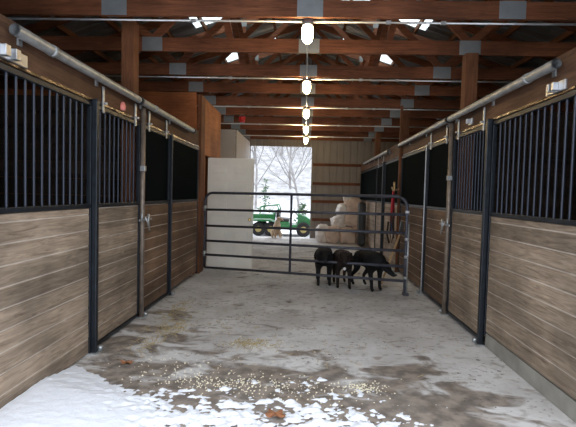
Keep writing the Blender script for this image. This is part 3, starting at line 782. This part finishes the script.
def bush(x, y, z, r, h, m, label, seed, cat='shrub', name='shrub'):
    q = MB(); rnd = random.Random(seed)
    for i in range(130):
        a = rnd.uniform(0, 2*PI); f = rnd.random()**.6; zz = rnd.random()
        c = Vector((x+math.cos(a)*r*f*(1.1-zz), y+math.sin(a)*r*f*(1.1-zz), z+h*zz)); dd = Vector((rnd.uniform(-1, 1), rnd.uniform(-1, 1), rnd.uniform(-.2, 1))).normalized()*r*.3
        q.tube([c, c+dd], [r*.05, r*.01], 4, cap=False)
    q.tube([(x, y, z-.1), (x, y, z+h*.9)], [r*.07, r*.02], 6)
    tag(q.build(name, m), label, cat)
bush(-2.0, 22.5, -.2, .5, 2.4, M_ever, 'small evergreen standing behind the vehicle at left of the doorway', 5)
bush(-.1, 20.6, -.2, .6, 1.25, M_ever, 'low dark shrub behind the front of the green vehicle', 8)

# ------------------------------------------------------------------ snow, feed, straw and leaves on the floor
bx = [(-1.93, 3.70), (-1.46, 3.36), (-1.16, 3.23), (-.73, 3.24), (-.29, 3.26), (.22, 3.26), (.69, 3.10), (.99, 2.93), (1.3, 2.7), (1.86, 2.55)]
def bound(x):
    for (a, ya), (c, yc) in zip(bx, bx[1:]):
        if x <= c: return ya+(yc-ya)*(x-a)/(c-a)
    return bx[-1][1]
bm = bmesh.new(); st = .014; nx = int((XR-XL)/st); ny = int((3.85-2.2)/st); vs = {}
def sh(x, y):
    e = bound(x)-y
    n = noise.noise(Vector((x*3.3, y*5, 0)))*.26+noise.noise(Vector((x*9, y*13, 5)))*.30+noise.noise(Vector((x*21, y*28, 8)))*.26+noise.noise(Vector((x*45, y*55, 3)))*.12
    w = min(1, max(0, (x+1.45)/.5))
    f = e*(1.6-1.05*w)+n*(.25+.75*w)-.10*w-max(0, x-.1)*.10
    return min(.028+.05*min(1, max(0, (-1.25-x)/.6)), f*.10)+.004*noise.noise(Vector((x*20, y*20, 2)))
for j in range(ny+1):
    for i in range(nx+1):
        x, y = XL+.005+i*st, 2.2+j*st; vs[i, j] = (x, y, sh(x, y))
ids = {}
def vid(k):
    if k not in ids: x, y, h = vs[k]; ids[k] = bm.verts.new((x, y, max(h, -.004)))
    return ids[k]
for j in range(ny):
    for i in range(nx):
        ks = [(i, j), (i+1, j), (i+1, j+1), (i, j+1)]
        if max(vs[k][2] for k in ks) > 0: f = bm.faces.new([vid(k) for k in ks]); f.smooth = True
me = bpy.data.meshes.new('snow_drift'); bm.to_mesh(me); bm.free()
tag(link('snow_drift', me, M_snow), 'patchy white snow blown across the floor at the front edge', 'snow', kind='stuff')

q = MB(); rnd = random.Random(11)
for cx, cy, sx, sy, n in ((-.55, 3.45, .5, .13, 300), (.5, 3.47, .14, .07, 170), (.0, 3.4, .6, .2, 130), (-1.0, 3.75, .5, .25, 90), (-.4, 4.4, .35, .25, 40)):
    for i in range(n):
        x, y = rnd.gauss(cx, sx*.6), rnd.gauss(cy, sy*.7)
        if abs(x) > 1.8: continue
        r = rnd.uniform(.003, .0075); q.ball((x, y, r*.6), r, (1.1, 1, .7), 1)
tag(q.build('feed_pellets', M_pellet), 'pale feed pellets scattered on the muddy concrete', 'feed', kind='stuff')
q = MB()
for cx, cy, sx, sy, n in ((-1.39, 4.78, .16, .2, 130), (-.5, 4.36, .2, .12, 130), (-1.55, 5.5, .12, .5, 150), (-.9, 5.2, .5, .6, 90), (-1.5, 4.3, .15, .3, 70), (.3, 4.6, .8, .6, 60)):
    for i in range(n):
        x, y = rnd.gauss(cx, sx*.7), rnd.gauss(cy, sy*.7); a = rnd.uniform(0, PI); l = rnd.uniform(.02, .07)
        if x < XL+.06 or x > XR-.06: continue
        q.tube([(x, y, .004), (x+math.cos(a)*l, y+math.sin(a)*l, .006+rnd.random()*.012)], .0028, 3)
tag(q.build('straw', M_straw), 'loose straw strewn on the concrete along the left stalls', 'straw', kind='stuff')
def leaf(x, y, r, a, label, z=.012):
    bm = bmesh.new(); n = 22; c = bm.verts.new((x, y, z+.012)); ring = []
    for i in range(n):
        th = 2*PI*i/n; rr = r*(.62+.38*abs(math.cos(th*2.5)))
        ring.append(bm.verts.new((x+math.cos(th+a)*rr, y+math.sin(th+a)*rr*.8, z+.010*math.sin(th*3)+.006*math.cos(th*5)+.004)))
    for i in range(n): bm.faces.new((c, ring[i], ring[(i+1) % n]))
    g_ = bmesh.ops.extrude_face_region(bm, geom=bm.faces[:])
    for v in [e for e in g_['geom'] if isinstance(e, bmesh.types.BMVert)]: v.co.z += .002
    b = MB(); b.bm.free(); b.bm = bm
    b.tube([(x, y, z+.012), (x+math.cos(a)*r*1.2, y+math.sin(a)*r*1.2, z+.006)], .0025, 5)
    tag(b.build('dead_leaf', M_leaf), label, 'leaf')
leaf(-1.5, 3.76, .055, .4, 'brown dead leaf on mud near the left black post')
leaf(-.16, 2.93, .07, 2.2, 'orange dead leaf lying in the snow at the bottom edge', .03)

# ------------------------------------------------------------------ light
w = bpy.data.worlds.new('overcast'); S.world = w; w.use_nodes = True; N = w.node_tree; bg = N.nodes['Background']
tc = nd(N, 'ShaderNodeTexCoord'); sx = nd(N, 'ShaderNodeSeparateXYZ'); N.links.new(tc.outputs['Generated'], sx.inputs[0])
cr = nd(N, 'ShaderNodeValToRGB'); e = cr.color_ramp.elements
e[0].position = .0; e[0].color = (.80, .87, .97, 1); e[1].position = .8; e[1].color = (.88, .93, 1.0, 1)
N.links.new(sx.outputs['Z'], cr.inputs[0]); N.links.new(cr.outputs[0], bg.inputs['Color']); bg.inputs['Strength'].default_value = 1.0

# ------------------------------------------------------------------ camera
cam = bpy.data.cameras.new('camera'); co = bpy.data.objects.new('camera', cam); COL.objects.link(co); S.camera = co
p, y, r = .044, .037, .025
fwd = Vector((-math.sin(y)*math.cos(p), math.cos(y)*math.cos(p), -math.sin(p)))
right = Vector((math.cos(y), math.sin(y), 0)); up = right.cross(fwd)
r2 = right*math.cos(r)+up*math.sin(r); u2 = -right*math.sin(r)+up*math.cos(r)
mm = Matrix((r2, u2, -fwd)).transposed().to_4x4(); mm.translation = Vector((0, 0, 1.5)); co.matrix_world = mm
cam.sensor_fit = 'HORIZONTAL'; cam.sensor_width = 36; cam.lens = 450/576*36; cam.clip_end = 300
vs_ = S.view_settings
S.display_settings.display_device = 'sRGB'; vs_.view_transform = 'Standard'; vs_.look = 'None'; vs_.gamma = 1; vs_.use_curve_mapping = False; vs_.exposure = 1.8
